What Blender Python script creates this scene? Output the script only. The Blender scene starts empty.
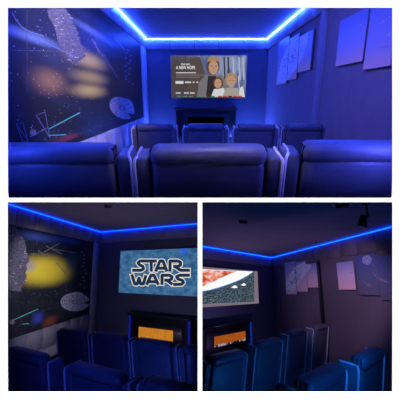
import bpy, bmesh, math, random
from mathutils import Matrix, Vector
random.seed(7)
S = bpy.context.scene
COL = S.collection
F = 340.0            # focal length in pixels of the 400 px frame
BORDER_Y = 1.30        # distance of the added white border board the three rooms open through

# ------------------------------------------------------------------ materials
def newmat(name):
    m = bpy.data.materials.new(name); m.use_nodes = True
    nt = m.node_tree; nt.nodes.clear()
    out = nt.nodes.new('ShaderNodeOutputMaterial')
    return m, nt, out

def plain(name, col, rough=.6, spec=.5, var=.12, scale=18, bump=0.0, bscale=60, metal=0.0, coat=0.0):
    m, nt, out = newmat(name)
    b = nt.nodes.new('ShaderNodeBsdfPrincipled')
    b.inputs['Roughness'].default_value = rough
    b.inputs['Metallic'].default_value = metal
    b.inputs['Specular IOR Level'].default_value = spec
    b.inputs['Coat Weight'].default_value = coat
    tc = nt.nodes.new('ShaderNodeTexCoord')
    n = nt.nodes.new('ShaderNodeTexNoise'); n.inputs['Scale'].default_value = scale; n.inputs['Detail'].default_value = 4
    nt.links.new(tc.outputs['Object'], n.inputs['Vector'])
    r = nt.nodes.new('ShaderNodeValToRGB')
    r.color_ramp.elements[0].position = .3; r.color_ramp.elements[1].position = .7
    r.color_ramp.elements[0].color = [c*(1-var) for c in col]+[1]
    r.color_ramp.elements[1].color = [min(1, c*(1+var)) for c in col]+[1]
    nt.links.new(n.outputs['Fac'], r.inputs['Fac'])
    nt.links.new(r.outputs['Color'], b.inputs['Base Color'])
    if bump:
        n2 = nt.nodes.new('ShaderNodeTexNoise'); n2.inputs['Scale'].default_value = bscale; n2.inputs['Detail'].default_value = 3
        nt.links.new(tc.outputs['Object'], n2.inputs['Vector'])
        bp = nt.nodes.new('ShaderNodeBump'); bp.inputs['Strength'].default_value = bump; bp.inputs['Distance'].default_value = .01
        nt.links.new(n2.outputs['Fac'], bp.inputs['Height'])
        nt.links.new(bp.outputs['Normal'], b.inputs['Normal'])
    nt.links.new(b.outputs['BSDF'], out.inputs['Surface'])
    return m

def glow(name, col, strength):
    m, nt, out = newmat(name)
    e = nt.nodes.new('ShaderNodeEmission')
    e.inputs['Color'].default_value = list(col)+[1]; e.inputs['Strength'].default_value = strength
    nt.links.new(e.outputs[0], out.inputs['Surface'])
    return m

class NG:
    """small node-graph writer working on UV coordinates"""
    def __init__(s, nt):
        s.nt = nt
        t = nt.nodes.new('ShaderNodeTexCoord'); x = nt.nodes.new('ShaderNodeSeparateXYZ')
        nt.links.new(t.outputs['UV'], x.inputs[0]); s.uv = t.outputs['UV']; s.u = x.outputs[0]; s.v = x.outputs[1]
    def m(s, op, a, b=0.0, c=0.0, clamp=False):
        n = s.nt.nodes.new('ShaderNodeMath'); n.operation = op; n.use_clamp = clamp
        for i, q in enumerate((a, b, c)):
            if hasattr(q, 'links'): s.nt.links.new(q, n.inputs[i])
            else: n.inputs[i].default_value = q
        return n.outputs[0]
    def mix(s, fac, a, b, mode='MIX'):
        n = s.nt.nodes.new('ShaderNodeMix'); n.data_type = 'RGBA'; n.blend_type = mode
        for i, q in ((0, fac), (6, a), (7, b)):
            if hasattr(q, 'links'): s.nt.links.new(q, n.inputs[i])
            else: n.inputs[i].default_value = (list(q)+[1]) if isinstance(q, (tuple, list)) else q
        return n.outputs[2]
    def ss(s, x, e0, e1):
        n = s.nt.nodes.new('ShaderNodeMapRange'); n.interpolation_type = 'SMOOTHSTEP'
        s.nt.links.new(x, n.inputs[0]); n.inputs[1].default_value = e0; n.inputs[2].default_value = e1
        return n.outputs[0]
    def noise(s, scale, detail=3, asp=(1, 1), seed=0):
        mp = s.nt.nodes.new('ShaderNodeMapping'); mp.inputs['Scale'].default_value = (asp[0], asp[1], 1)
        mp.inputs['Location'].default_value = (seed, seed*.7, 0)
        s.nt.links.new(s.uv, mp.inputs[0])
        n = s.nt.nodes.new('ShaderNodeTexNoise'); n.inputs['Scale'].default_value = scale; n.inputs['Detail'].default_value = detail
        s.nt.links.new(mp.outputs[0], n.inputs[0]); return n.outputs['Fac']
    def stars(s, scale, asp, th):
        mp = s.nt.nodes.new('ShaderNodeMapping'); mp.inputs['Scale'].default_value = (asp, 1, 1)
        s.nt.links.new(s.uv, mp.inputs[0])
        n = s.nt.nodes.new('ShaderNodeTexVoronoi'); n.inputs['Scale'].default_value = scale
        s.nt.links.new(mp.outputs[0], n.inputs[0])
        return s.m('LESS_THAN', n.outputs['Distance'], th)
    def blob(s, cx, cy, rx, ry, e0=0.3, e1=1.0, wob=0.0, seed=0):
        dx = s.m('DIVIDE', s.m('SUBTRACT', s.u, cx), rx); dy = s.m('DIVIDE', s.m('SUBTRACT', s.v, cy), ry)
        d = s.m('SQRT', s.m('ADD', s.m('MULTIPLY', dx, dx), s.m('MULTIPLY', dy, dy)))
        if wob:
            d = s.m('ADD', d, s.m('MULTIPLY', s.m('SUBTRACT', s.noise(6, 4, seed=seed), .5), wob))
        return s.m('SUBTRACT', 1.0, s.ss(d, e0, e1))

def mural_mat(name, yellow, ycent, blue=(.03, .07, .5)):
    """dark space print with stars, with screen reflection and strip glare painted in as soft blobs"""
    m, nt, out = newmat(name); g = NG(nt)
    col = g.mix(g.ss(g.noise(3, 4, (2.2, 1)), .45, .8), (.012, .014, .022), (.03, .035, .06))
    st = g.stars(46, 2.3, .10)
    col = g.mix(st, col, (.55, .6, .7))
    for (cx, cy, rx, ry, c, w, k) in ycent:
        f = g.m('MULTIPLY', g.blob(cx, cy, rx, ry, .05, 1.1, w, seed=cx*9), k)
        col = g.mix(f, col, c)
    b = nt.nodes.new('ShaderNodeBsdfPrincipled'); b.inputs['Roughness'].default_value = .42; b.inputs['Specular IOR Level'].default_value = .18
    nt.links.new(col, b.inputs['Base Color']); nt.links.new(b.outputs[0], out.inputs[0])
    return m

M = {}
M['white'] = plain('white_paint', (.9, .9, .9), .9, .1, .01)
M['shell'] = plain('dark_shell', (.03, .03, .03), .95, .1)
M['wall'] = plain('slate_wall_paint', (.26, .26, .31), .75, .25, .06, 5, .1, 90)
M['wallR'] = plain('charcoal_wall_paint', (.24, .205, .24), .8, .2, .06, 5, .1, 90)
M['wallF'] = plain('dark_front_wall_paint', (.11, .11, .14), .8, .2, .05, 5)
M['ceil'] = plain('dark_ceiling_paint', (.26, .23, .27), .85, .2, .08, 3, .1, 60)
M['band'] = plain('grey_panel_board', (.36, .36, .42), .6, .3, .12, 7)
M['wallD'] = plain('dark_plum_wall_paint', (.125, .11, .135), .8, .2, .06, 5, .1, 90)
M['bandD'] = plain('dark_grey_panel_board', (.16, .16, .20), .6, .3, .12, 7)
M['carpet'] = plain('dark_carpet', (.02, .02, .028), .95, .1, .4, 120, .4, 200)
M['leather'] = plain('navy_leather', (.105, .115, .145), .42, .5, .12, 9, .25, 70)
M['leather2'] = plain('navy_leather_panel', (.085, .095, .125), .5, .4, .12, 9, .25, 70)
M['black'] = plain('black_plastic', (.006, .006, .008), .4, .4)
M['blackgloss'] = plain('black_gloss', (.01, .01, .012), .4, .3)
M['pipe'] = plain('pale_piping', (.75, .72, .72), .4, .5)
M['alu'] = plain('grey_metal', (.4, .4, .43), .35, .5, metal=.8)
M['bezel'] = plain('screen_border', (.10, .10, .12), .5)

# ------------------------------------------------------------------ mesh builder
class MB:
    def __init__(s): s.bm = bmesh.new(); s.mats = []; s.uvl = s.bm.loops.layers.uv.new('UVMap')
    def mi(s, m):
        if m not in s.mats: s.mats.append(m)
        return s.mats.index(m)
    def box(s, x0, x1, y0, y1, z0, z1, mat, r=0.0, seg=2, xf=None, smooth=False, taper=None):
        t = bmesh.new()
        bmesh.ops.create_cube(t, size=1)
        for v in t.verts:
            v.co = Vector((x0+(v.co.x+.5)*(x1-x0), y0+(v.co.y+.5)*(y1-y0), z0+(v.co.z+.5)*(z1-z0)))
        if taper:
            cx = (x0+x1)/2
            for v in t.verts:
                f = (v.co.z-z0)/(z1-z0); v.co.x = cx+(v.co.x-cx)*(taper[0]+(taper[1]-taper[0])*f)
        if r: bmesh.ops.bevel(t, geom=list(t.edges), offset=r, segments=seg, affect='EDGES', profile=.5)
        s.add(t, mat, xf, bool(r) or smooth)
    def add(s, t, mat, xf=None, smooth=False):
        if xf is not None: bmesh.ops.transform(t, matrix=xf, verts=list(t.verts))
        i = s.mi(mat); mp = {}
        for v in t.verts: mp[v] = s.bm.verts.new(v.co)
        for f in t.faces:
            try: nf = s.bm.faces.new([mp[v] for v in f.verts])
            except ValueError: continue
            nf.material_index = i; nf.smooth = smooth
        t.free()
    def poly(s, pts, mat, uvs=None):
        vs = [s.bm.verts.new(p) for p in pts]
        f = s.bm.faces.new(vs); f.material_index = s.mi(mat)
        if uvs:
            for l, q in zip(f.loops, uvs): l[s.uvl].uv = q
        return f
    def cyl(s, p, r, h, mat, n=20, r2=None, xf=None, axis='Z'):
        t = bmesh.new()
        bmesh.ops.create_cone(t, cap_ends=True, segments=n, radius1=r, radius2=r if r2 is None else r2, depth=h)
        m = Matrix.Translation(p)
        if axis == 'Y': m = m @ Matrix.Rotation(math.pi/2, 4, 'X')
        if axis == 'X': m = m @ Matrix.Rotation(math.pi/2, 4, 'Y')
        s.add(t, mat, (xf @ m) if xf is not None else m, True)
    def tube(s, pts, r, mat, n=8):
        i = s.mi(mat); rings = []
        pts = [Vector(p) for p in pts]
        for k, p in enumerate(pts):
            a = pts[max(k-1, 0)]; b = pts[min(k+1, len(pts)-1)]
            t = (b-a).normalized()
            ref = Vector((0, 1, 0)) if abs(t.y) < .9 else Vector((1, 0, 0))
            e1 = t.cross(ref).normalized(); e2 = t.cross(e1).normalized()
            rings.append([s.bm.verts.new(p+r*(math.cos(q*2*math.pi/n)*e1+math.sin(q*2*math.pi/n)*e2)) for q in range(n)])
        for A, B in zip(rings, rings[1:]):
            for q in range(n):
                f = s.bm.faces.new([A[q], A[(q+1) % n], B[(q+1) % n], B[q]]); f.material_index = i; f.smooth = True
        for R_ in (rings[0], rings[-1]):
            f = s.bm.faces.new(R_); f.material_index = i
    def build(s, name, parent=None):
        bmesh.ops.recalc_face_normals(s.bm, faces=list(s.bm.faces))
        me = bpy.data.meshes.new(name); s.bm.to_mesh(me); s.bm.free()
        for m in s.mats: me.materials.append(m)
        o = bpy.data.objects.new(name, me); COL.objects.link(o)
        if parent is not None: o.parent = parent
        return o

ROOM_OF = {}
def tag(o, label=None, cat=None, group=None, kind=None):
    if label: o['label'] = label
    if cat: o['category'] = cat
    if group: o['group'] = group
    if kind: o['kind'] = kind
    return o
def empty(name):
    o = bpy.data.objects.new(name, None); o.empty_display_size = .1; COL.objects.link(o); return o

# ------------------------------------------------------------------ rooms
class Room:
    """each room has its own floor level direction: pitched about the world X axis by `dv` pixels of horizon offset"""
    def __init__(s, key, horizon):
        s.key = key; s.a = math.atan((200-horizon)/F)
        s.M = Matrix.Rotation(s.a, 4, 'X'); s.Mi = s.M.inverted().to_3x3()
    def ray(s, u, v): return s.Mi @ Vector(((u-200), F, (200-v)))
    def hitY(s, u, v, Y): r = s.ray(u, v); return r*(Y/r.y)
    def hitZ(s, u, v, Z): r = s.ray(u, v); return r*(Z/r.z)
    def place(s, o, loc=(0, 0, 0), rz=0.0):
        o.matrix_world = s.M @ Matrix.Translation(loc) @ Matrix.Rotation(rz, 4, 'Z'); ROOM_OF[o.name] = s.key
        return o
class Wall:
    """vertical wall; p0 plan point, d unit plan direction (rightwards seen from inside)"""
    def __init__(s, room, p0, d):
        s.room = room; s.p0 = Vector((p0[0], p0[1])); s.d = Vector((d[0], d[1])).normalized()
        s.n = Vector((s.d.y, -s.d.x)); s.ang = math.atan2(s.d.y, s.d.x)
    def hit(s, u, v, off=0.0):
        r = s.room.ray(u, v); p = s.p0+s.n*off
        k = (p.dot(s.n))/(r.x*s.n.x+r.y*s.n.y); q = r*k
        return ((Vector((q.x, q.y))-p).dot(s.d), q.z)
    def pt(s, t, off=0.0): return s.p0+s.d*t+s.n*off
    def place(s, o, t=0.0, z=0.0, off=0.0):
        p = s.pt(t, off); return s.room.place(o, (p.x, p.y, z), s.ang)

ROOMS = {}
T = Room('T', 95); BL = Room('BL', 270); BR = Room('BR', 289)

def struct(mb, name, room=None, wall=None):
    o = mb.build(name); o['kind'] = 'structure'
    if wall: wall.place(o)
    elif room: room.place(o)
    return o

# ------------------------------------------------------------------ chair
def chair_parts(root, reach=1.0):
    L, L2, K, PI_ = M['leather'], M['leather2'], M['black'], M['pipe']
    rec = Matrix.Translation((0, -.26, .30)) @ Matrix.Rotation(math.radians(9), 4, 'X') @ Matrix.Translation((0, .26, -.30))
    b = MB(); b.box(-.28, .28, -.22, .30, 0, .14, K, .01); b.build('base', root)
    b = MB(); b.box(-.30, .30, -.24, .34, .27, .47, L, .055, 3); b.build('seat', root)
    b = MB(); b.box(-.30, .30, .335, .40, .09, .43, L, .03, 3); b.build('footrest', root)
    b = MB(); b.box(-.305, .305, -.36, -.235, .33, .935, L, .035, 3, rec); b.build('backrest', root)
    b = MB(); b.box(-.31, .31, -.38, -.245, .915, 1.02, L, .045, 5, rec)
    for sx in (-1, 1):                                   # gathered leather pleats at the cushion's corners
        for k in range(3): b.box(sx*.300-.012, sx*.300+.012, -.345+k*.030, -.333+k*.030, .94, 1.005, K, .004, 1, rec)
    b.build('headrest', root)
    b = MB(); b.box(-.30, .30, -.335, -.30, .05, .345, L2, .012, 2); b.build('back_skirt', root)
    for sx in (-1, 1):
        w = MB(); x0, x1 = sorted((sx*.315, sx*.40))
        w.box(x0, x1, -.35, -.18, .08, .965, L, .022, 3, rec); wo = w.build('wing', root)
        p = MB(); xo = sx*.397
        xi = sx*.345
        path = [(xo, -.345, .10), (xo, -.35, .5), (xo, -.35, .925), (xo-sx*.004, -.346, .948), (xo-sx*.014, -.335, .962), (xo-sx*.018, -.30, .967), (xo-sx*.018, -.19, .967)]
        p.tube([rec @ Vector(q) for q in path], .0085, PI_); p.build('piping', wo)
        a = MB(); a.box(sx*.40-(.11 if sx > 0 else 0), sx*.40+(.11 if sx < 0 else 0), -.20, .38, .10, .62, L, .035, 3); ao = a.build('arm', root)
        c = MB(); cx = sx*.345
        c.box(cx-.04, cx+.04, -.08, .34, .612, .628, K, .006, 1); c.build('console_pad', ao)
        q = MB(); q.tube([(cx-.05, -.10, .615), (cx-.05, .35, .622), (cx+.05, .35, .622), (cx+.05, -.10, .615)], .0065, PI_); q.build('piping', ao)
_proto = [None]
def chair(room, X, Y, ztop, rz, label, group, h=1.02, wid=1.0):
    if _proto[0] is None:
        root = empty('recliner_chair'); chair_parts(root); _proto[0] = root
    else:
        src = _proto[0]; root = src.copy(); COL.objects.link(root)
        for ch in list(src.children):
            c = ch.copy(); COL.objects.link(c); c.parent = root
            for gc in ch.children:
                d = gc.copy(); COL.objects.link(d); d.parent = c
    tag(root, label, 'chair', group)
    room.place(root, (X, Y, ztop-h), rz)
    root.matrix_world = root.matrix_world @ Matrix.Diagonal((wid, 1, 1, 1))
    return root

# ------------------------------------------------------------------ generic pieces
def slab(wall, name, t0, t1, z0, z1, mat, th=.08, kind_struct=True, out=0.0):
    b = MB(); b.box(t0, t1, -out, th, z0, z1, mat)
    return struct(b, name, wall=wall)
def boards(wall, name, t0, t1, z0, z1, mat, step, out=.05, th=.0, gap=.008, parent=None):
    b = MB(); n = max(1, round(abs(t1-t0)/step)); st = (t1-t0)/n
    for k in range(n): b.box(t0+k*st+gap/2, t0+(k+1)*st-gap/2, -out, th-.005, z0, z1, mat, .004, 1)
    b.box(t0, t1, -out*.6, th, z0+.002, z1-.002, M['black'])
    return struct(b, name, wall=wall)
def led(wall, name, t0, t1, z, mat, off=.07, r=.012, label='', sag=None):
    b = MB(); n = 24
    pts = []
    for k in range(n+1):
        t = t0+(t1-t0)*k/n; pts.append((t, -off, z+(sag(t) if sag else 0)))
    b.tube(pts, r, mat, 6); o = b.build(name); wall.place(o)
    return tag(o, label, 'led strip')
def panel_picture(wall, u0, u1, vt, vb, mat, label, cat='picture', th=.03, off=.012, name='canvas_panel', group=None, decals=None):
    o_ = th+off
    t0, za = wall.hit(u0, vt[0], o_); _, zb = wall.hit(u0, vb[0], o_)
    t1, zc = wall.hit(u1, vt[1], o_); _, zd = wall.hit(u1, vb[1], o_)
    z1 = (za+zc)/2; z0 = (zb+zd)/2; w = t1-t0; h = z1-z0
    b = MB(); b.box(0, w, -th, -.002, -h/2, h/2, M['bezel'], .003, 1)
    y = -th-.001
    b.poly([(0.004, y, -h/2+.004), (w-.004, y, -h/2+.004), (w-.004, y, h/2-.004), (.004, y, h/2-.004)], mat, [(0, 0), (1, 0), (1, 1), (0, 1)])
    if decals: decals(b, wall, t0, (z0+z1)/2, y-.001, (0, w, -h/2, h/2))
    o = b.build(name); wall.place(o, t0, (z0+z1)/2, off)
    return tag(o, label, cat, group)

def clip_poly(pts, box):
    x0, x1, y0, y1 = box
    def cut(ps, f, g):
        outp = []
        for i in range(len(ps)):
            a, b = ps[i], ps[(i+1) % len(ps)]
            fa, fb = f(a), f(b)
            if fa >= 0: outp.append(a)
            if (fa >= 0) != (fb >= 0):
                k = fa/(fa-fb); outp.append((a[0]+(b[0]-a[0])*k, a[1]+(b[1]-a[1])*k))
        return outp
    for f in (lambda p: p[0]-x0, lambda p: x1-p[0], lambda p: p[1]-y0, lambda p: y1-p[1]):
        if len(pts) < 3: return []
        pts = cut(pts, f, None)
    return pts
def px_poly(b, wall, t0, zc, y, box, pts, mat):
    """a printed / shown patch given by its corners in the photograph, measured on the wall plane"""
    q = []
    for (u, v) in pts:
        t, z = wall.hit(u, v, max(.03, -y)); q.append((t-t0, z-zc))
    q = clip_poly(q, box)
    if len(q) >= 3: b.poly([(a, y, c) for a, c in q], mat)
def px_line(b, wall, t0, zc, y, box, p, q, w, mat):
    dx, dy = q[0]-p[0], q[1]-p[1]; L = math.hypot(dx, dy) or 1; nx, ny = -dy/L*w/2, dx/L*w/2
    px_poly(b, wall, t0, zc, y, box, [(p[0]+nx, p[1]+ny), (q[0]+nx, q[1]+ny), (q[0]-nx, q[1]-ny), (p[0]-nx, p[1]-ny)], mat)

def fireplace(wall, u0, u1, vtop, ins, fire, depth, label, zfloor, ledmat, fk=.5, red=1.0):
    """ins/fire: (u0,u1,v_top_left,v_top_right,v_bot_left,v_bot_right) measured on the face of the surround"""
    off = depth
    t0, _ = wall.hit(u0, vtop[0], off); t1, _ = wall.hit(u1, vtop[1], off)
    zt = (wall.hit(u0, vtop[0], off)[1]+wall.hit(u1, vtop[1], off)[1])/2
    def rect(q):
        a, za = wall.hit(q[0], q[2], off); b_, zb = wall.hit(q[1], q[3], off)
        _, zc = wall.hit(q[0], q[4], off); _, zd = wall.hit(q[1], q[5], off)
        return a-t0, b_-t0, (zc+zd)/2, (za+zb)/2
    root = empty('electric_fireplace'); wall.place(root, t0, zfloor)
    zt -= zfloor; w = t1-t0
    b = MB(); b.box(-.04, w+.04, -depth-.04, -.001, zt-.045, zt, M['black'], .006, 1); b.build('mantel_shelf', root)
    i0, i1, j0, j1 = rect(ins); j0 -= zfloor; j1 -= zfloor
    b = MB()
    b.box(0, w, -depth+.02, -.001, 0, zt-.045, M['black'])
    b.box(0, w, -depth, -depth+.03, 0, j0-.06, M['black'], .004, 1)
    b.build('surround', root)
    b = MB()
    b.box(i0, i1, -depth-.02, -depth+.02, j0, j1, M['blackgloss'], .006, 1); io = b.build('fire_box', root)
    f0, f1, g0, g1 = rect(fire); g0 -= zfloor; g1 -= zfloor
    m, nt, out = newmat('electric_flame'); g = NG(nt)
    n1 = g.noise(4, 4, (5, .8))
    base = g.mix(g.m('MULTIPLY', n1, 1.0), (.7*.8, .20*red*.8, .012), (1.15, .46*red, .05*red))
    e1 = g.mix(g.m('SUBTRACT', 1, g.ss(g.m('ADD', g.v, g.m('MULTIPLY', n1, -.12)), -.04, .05)), base, (1.3, .8, .8))
    e = nt.nodes.new('ShaderNodeEmission'); nt.links.new(e1, e.inputs[0]); e.inputs[1].default_value = fk
    nt.links.new(e.outputs[0], out.inputs[0])
    b = MB(); y = -depth-.022
    b.poly([(f0, y, g0), (f1, y, g0), (f1, y, g1), (f0, y, g1)], m, [(0, 0), (1, 0), (1, 1), (0, 1)]); b.build('flame_screen', io)
    # glowing ember bed
    b = MB(); k = f0+.04
    em = glow('pale_ember', (.8, .75, 1.0), .9*fk)
    while k < f1-.05:
        h = random.uniform(.015, .05); ww = random.uniform(.03, .07)
        b.box(k, k+ww, y-.02, y-.002, g0-.005, g0+h, random.choice([em, M['black'], M['black']]), .006, 1); k += ww+random.uniform(.0, .03)
    b.build('ember_bed', io)
    for xa, xb in ((.012, .05), (w-.05, w-.012)):
        b = MB(); b.box(xa, xb, -depth-.006, -depth+.02, j0-.10, zt-.06, ledmat); b.build('light_bar', root)
    tag(root, label, 'fireplace')
    return root

def small_disc(room, u, v, Z, r, label, name='smoke_detector', cat='ceiling fitting', mat=None, h=.035):
    p = room.hitZ(u, v, Z)
    root = empty(name); room.place(root, (p.x, p.y, Z))
    b = MB(); b.cyl((0, 0, -.008), r, .014, M['alu'], 24); b.build('mount', root)
    b = MB(); b.cyl((0, 0, -.015-h/2), r*.62, h, mat or M['black'], 24, r*.8); b.build('body', root)
    return tag(root, label, cat)

def shell_room(room, FW, LW, RW, zc, zf, corners, names=True):
    pass

# ================================================================== white border round the three views, added as a board with openings
PAN = {'T': (8, 392, 8, 197), 'BL': (8, 197.5, 203, 391.5), 'BR': (202.5, 392, 203, 391.5)}
def wx(u): return (u-200)/F*BORDER_Y
def wz(v): return (200-v)/F*BORDER_Y
def front_border():
    b = MB(); X = 6.2; Zt, Zb = 6.2, -6.2; th = .004
    def r(u0, u1, v0, v1):
        x0 = u0 if abs(u0) == X else wx(u0); x1 = u1 if abs(u1) == X else wx(u1)
        z1 = v0 if abs(v0) == 6.2 else wz(v0); z0 = v1 if abs(v1) == 6.2 else wz(v1)
        b.box(x0, x1, BORDER_Y, BORDER_Y+th, z0, z1, M['white'])
    r(-X, X, 6.2, 7.7)
    r(-X, 7.8, 7.7, 392.7); r(392.3, X, 7.7, 392.7)
    r(7.8, 392.3, 197.8, 202.2); r(197.7, 202.3, 202.2, 392.7)
    r(-X, X, 392.7, -6.2)
    o = b.build('border_front'); o['kind'] = 'structure'  # picture border built as a board, not a wall of the rooms
    # added unseen dark shell, keeps outside light off the rooms
    b = MB()
    y0, y1 = BORDER_Y+.004, 16.5
    b.box(-6.2, 6.2, y0, y1, 6.1, 6.2, M['shell'])
    b.box(-6.2, 6.2, y0, y1, -6.2, -6.1, M['shell'])
    b.box(-6.2, -6.1, y0, y1, -6.1, 6.1, M['shell'])
    b.box(6.1, 6.2, y0, y1, -6.1, 6.1, M['shell'])
    b.box(-6.2, 6.2, y1, y1+.1, -6.2, 6.2, M['shell'])
    o = b.build('light_block_shell'); o['kind'] = 'structure'
    hs = .009
    b = MB(); b.box(-6.1, 6.1, y0, 16.4, -hs, hs, M['shell'])
    o = b.build('trim_1'); o['kind'] = 'structure'
    b = MB(); b.box(-.006, .006, y0, 16.4, -6.1, -hs, M['shell'])
    o = b.build('trim_2'); o['kind'] = 'structure'
front_border()

# ================================================================== UPPER ROOM
YB = 9.8
fT = Wall(T, (0, YB), (1, 0))
xl = T.hitY(145, 60, YB).x; xr = T.hitY(268, 60, YB).x
zcT = T.hitY(205, 38, YB).z; zfT = -1.455
lT = Wall(T, (xl, 0), (0, 1)); rT = Wall(T, (xr, YB), (0, -1))
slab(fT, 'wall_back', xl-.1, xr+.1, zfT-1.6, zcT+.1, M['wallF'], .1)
slab(lT, 'wall_left', 1.42, YB+.05, -3.2, zcT+.1, M['wall'], .1)
slab(rT, 'wall_right', -.05, YB-1.42, -3.2, zcT+.1, M['wallR'], .1)
b = MB(); b.box(xl-.1, xr+.1, 1.0, YB+.1, zcT, zcT+.08, M['ceil']); struct(b, 'ceiling', T)
b = MB(); b.box(xl, xr, 4.95, YB, zfT-.05, zfT, M['carpet']); struct(b, 'floor', T)
bandh = T.hitY(205, 38, YB).z-T.hitY(205, 49.5, YB).z
# panelled band below the ceiling on all three walls
boards(fT, 'trim_3', xl+.04, xr-.04, zcT-bandh, zcT-.03, M['wall'], .6, .05)
mt1, mzt = lT.hit(138.7, 43.7); _, mzb = lT.hit(138.7, 118.5)
mt0 = 1.5
boards(lT, 'trim_4', 1.45, YB-.02, mzt, zcT-.03, M['band'], .75, .05)
boards(rT, 'trim_5', .02, YB-1.5, zcT-bandh, zcT-.03, M['wall'], .75, .05)
boards(lT, 'trim_6', mt1, YB-.03, zfT+.1, mzt-.004, M['band'], 1.0, .045)           # upright beside the mural
boards(lT, 'trim_7', 1.45, mt1-.004, mzb-.42, mzb, M['band'], .55, .06)             # ledge band below the mural
# upright on the right wall
ta, _ = rT.hit(316.8, 60, .05); tb, _ = rT.hit(320.6, 60, .05)
slab(rT, 'trim_8', ta, tb, -3.0, zcT-bandh-.004, M['wall'], .0, out=.05)

ship = plain('pale_print', (.42, .43, .50), .5, .3, .5, 40)
ship2 = plain('grey_print', (.19, .19, .24), .5, .3, .5, 40)
ship3 = plain('shadow_print', (.09, .09, .14), .5, .3, .5, 40)
dark = plain('dark_print', (.02, .022, .035), .5, .3)
teal = plain('teal_print', (.10, .55, .55), .5, .3, .05)
lineb = plain('blue_print', (.12, .17, .42), .5, .3, .1)
redp = plain('red_print', (.25, .05, .04), .5, .3, .1)

def craft(P, L, c, rx, ry, tilt=0.0, seed=1, rot=0.0):
    """generic round plated craft in the print"""
    rnd = random.Random(seed)
    def q(a, k): 
        x = math.cos(a)*rx*k; y = math.sin(a)*ry*k
        return (c[0]+x*math.cos(rot)-y*math.sin(rot), c[1]+x*math.sin(rot)+y*math.cos(rot))
    n = 40
    P([q(i*2*math.pi/n, (.62 if i in (0, 1) else .97) if i < 30 or i > 33 else 1.07) for i in range(n)], ship)
    for r_ in (.72,):
        for k in range(16): L(q(k*math.pi/8, r_), q((k+1)*math.pi/8, r_), .4, ship2)
    for k in range(12):
        a = k*math.pi/6+.26; L(q(a, .30), q(a, .94), .45, ship2 if k % 3 else dark)
    P([q(k*math.pi/5, .26) for k in range(10)], ship2); P([q(k*math.pi/5, .13) for k in range(10)], ship)
    for k in range(22):
        a = rnd.uniform(0, 6.28); kk = rnd.uniform(.35, .9); cc = q(a, kk); s_ = rnd.uniform(.4, .8)
        P([(cc[0]-s_, cc[1]-s_*.5), (cc[0]+s_, cc[1]-s_*.6), (cc[0]+s_, cc[1]+s_*.4), (cc[0]-s_, cc[1]+s_*.5)], ship2 if k % 4 else dark)

def hull(P, L, pts_l, pts_r, seed=3):
    """a long ragged plated hull crossing the print"""
    rnd = random.Random(seed); n = len(pts_l)
    for i in range(n-1):
        a, b_, c, d = pts_l[i], pts_r[i], pts_r[i+1], pts_l[i+1]
        jj = [(b_[0]+(c[0]-b_[0])*f+rnd.uniform(-2.6, 1.6), b_[1]+(c[1]-b_[1])*f) for f in (.2, .4, .6, .8)]
        P([a, b_]+jj+[c, d], ship3)
        for k in range(26):
            s_, t_ = rnd.random(), rnd.random()
            x = (a[0]*(1-s_)+b_[0]*s_)*(1-t_)+(d[0]*(1-s_)+c[0]*s_)*t_; y = (a[1]*(1-s_)+b_[1]*s_)*(1-t_)+(d[1]*(1-s_)+c[1]*s_)*t_
            ww = rnd.uniform(.4, 1.8); hh = rnd.uniform(.2, .6)
            P([(x-ww, y-hh), (x+ww, y-hh*.3), (x+ww*.8, y+hh), (x-ww*.8, y+hh*.4)], rnd.choice([ship2, ship, dark, dark, ship2]))

def mural(wall, t0, t1, z0, z1, mat, decals, label):
    w, h = t1-t0, z1-z0
    b = MB(); b.box(0, w, -.028, -.002, -h/2, h/2, M['bezel'])
    y = -.0295
    b.poly([(0, y, -h/2), (w, y, -h/2), (w, y, h/2), (0, y, h/2)], mat, [(0, 0), (1, 0), (1, 1), (0, 1)])
    zc = (z0+z1)/2; box = (0, w, -h/2, h/2); cnt = [0]
    def P(pts, m): cnt[0] += 1; px_poly(b, wall, t0, zc, y-.0004-.00002*cnt[0], box, pts, m)
    def L(p, q, wd, m): cnt[0] += 1; px_line(b, wall, t0, zc, y-.0004-.00002*cnt[0], box, p, q, wd, m)
    decals(P, L)
    o = b.build('wall_mural'); wall.place(o, t0, zc, 0)
    return tag(o, label, 'mural')

def mural_uv(wall, t0, t1, z0, z1, u, v):
    t, z = wall.hit(u, v, .03); return (t-t0)/(t1-t0), (z-z0)/(z1-z0)

def blob_px(wall, ext, u, v, du, dv, col, wob, k):
    a = mural_uv(wall, *ext, u, v); b_ = mural_uv(wall, *ext, u+du, v); c = mural_uv(wall, *ext, u, v+dv); d = mural_uv(wall, *ext, u-du, v)
    return (a[0], a[1], abs(b_[0]-d[0])/2, abs(c[1]-a[1]), col, wob, k)

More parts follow.
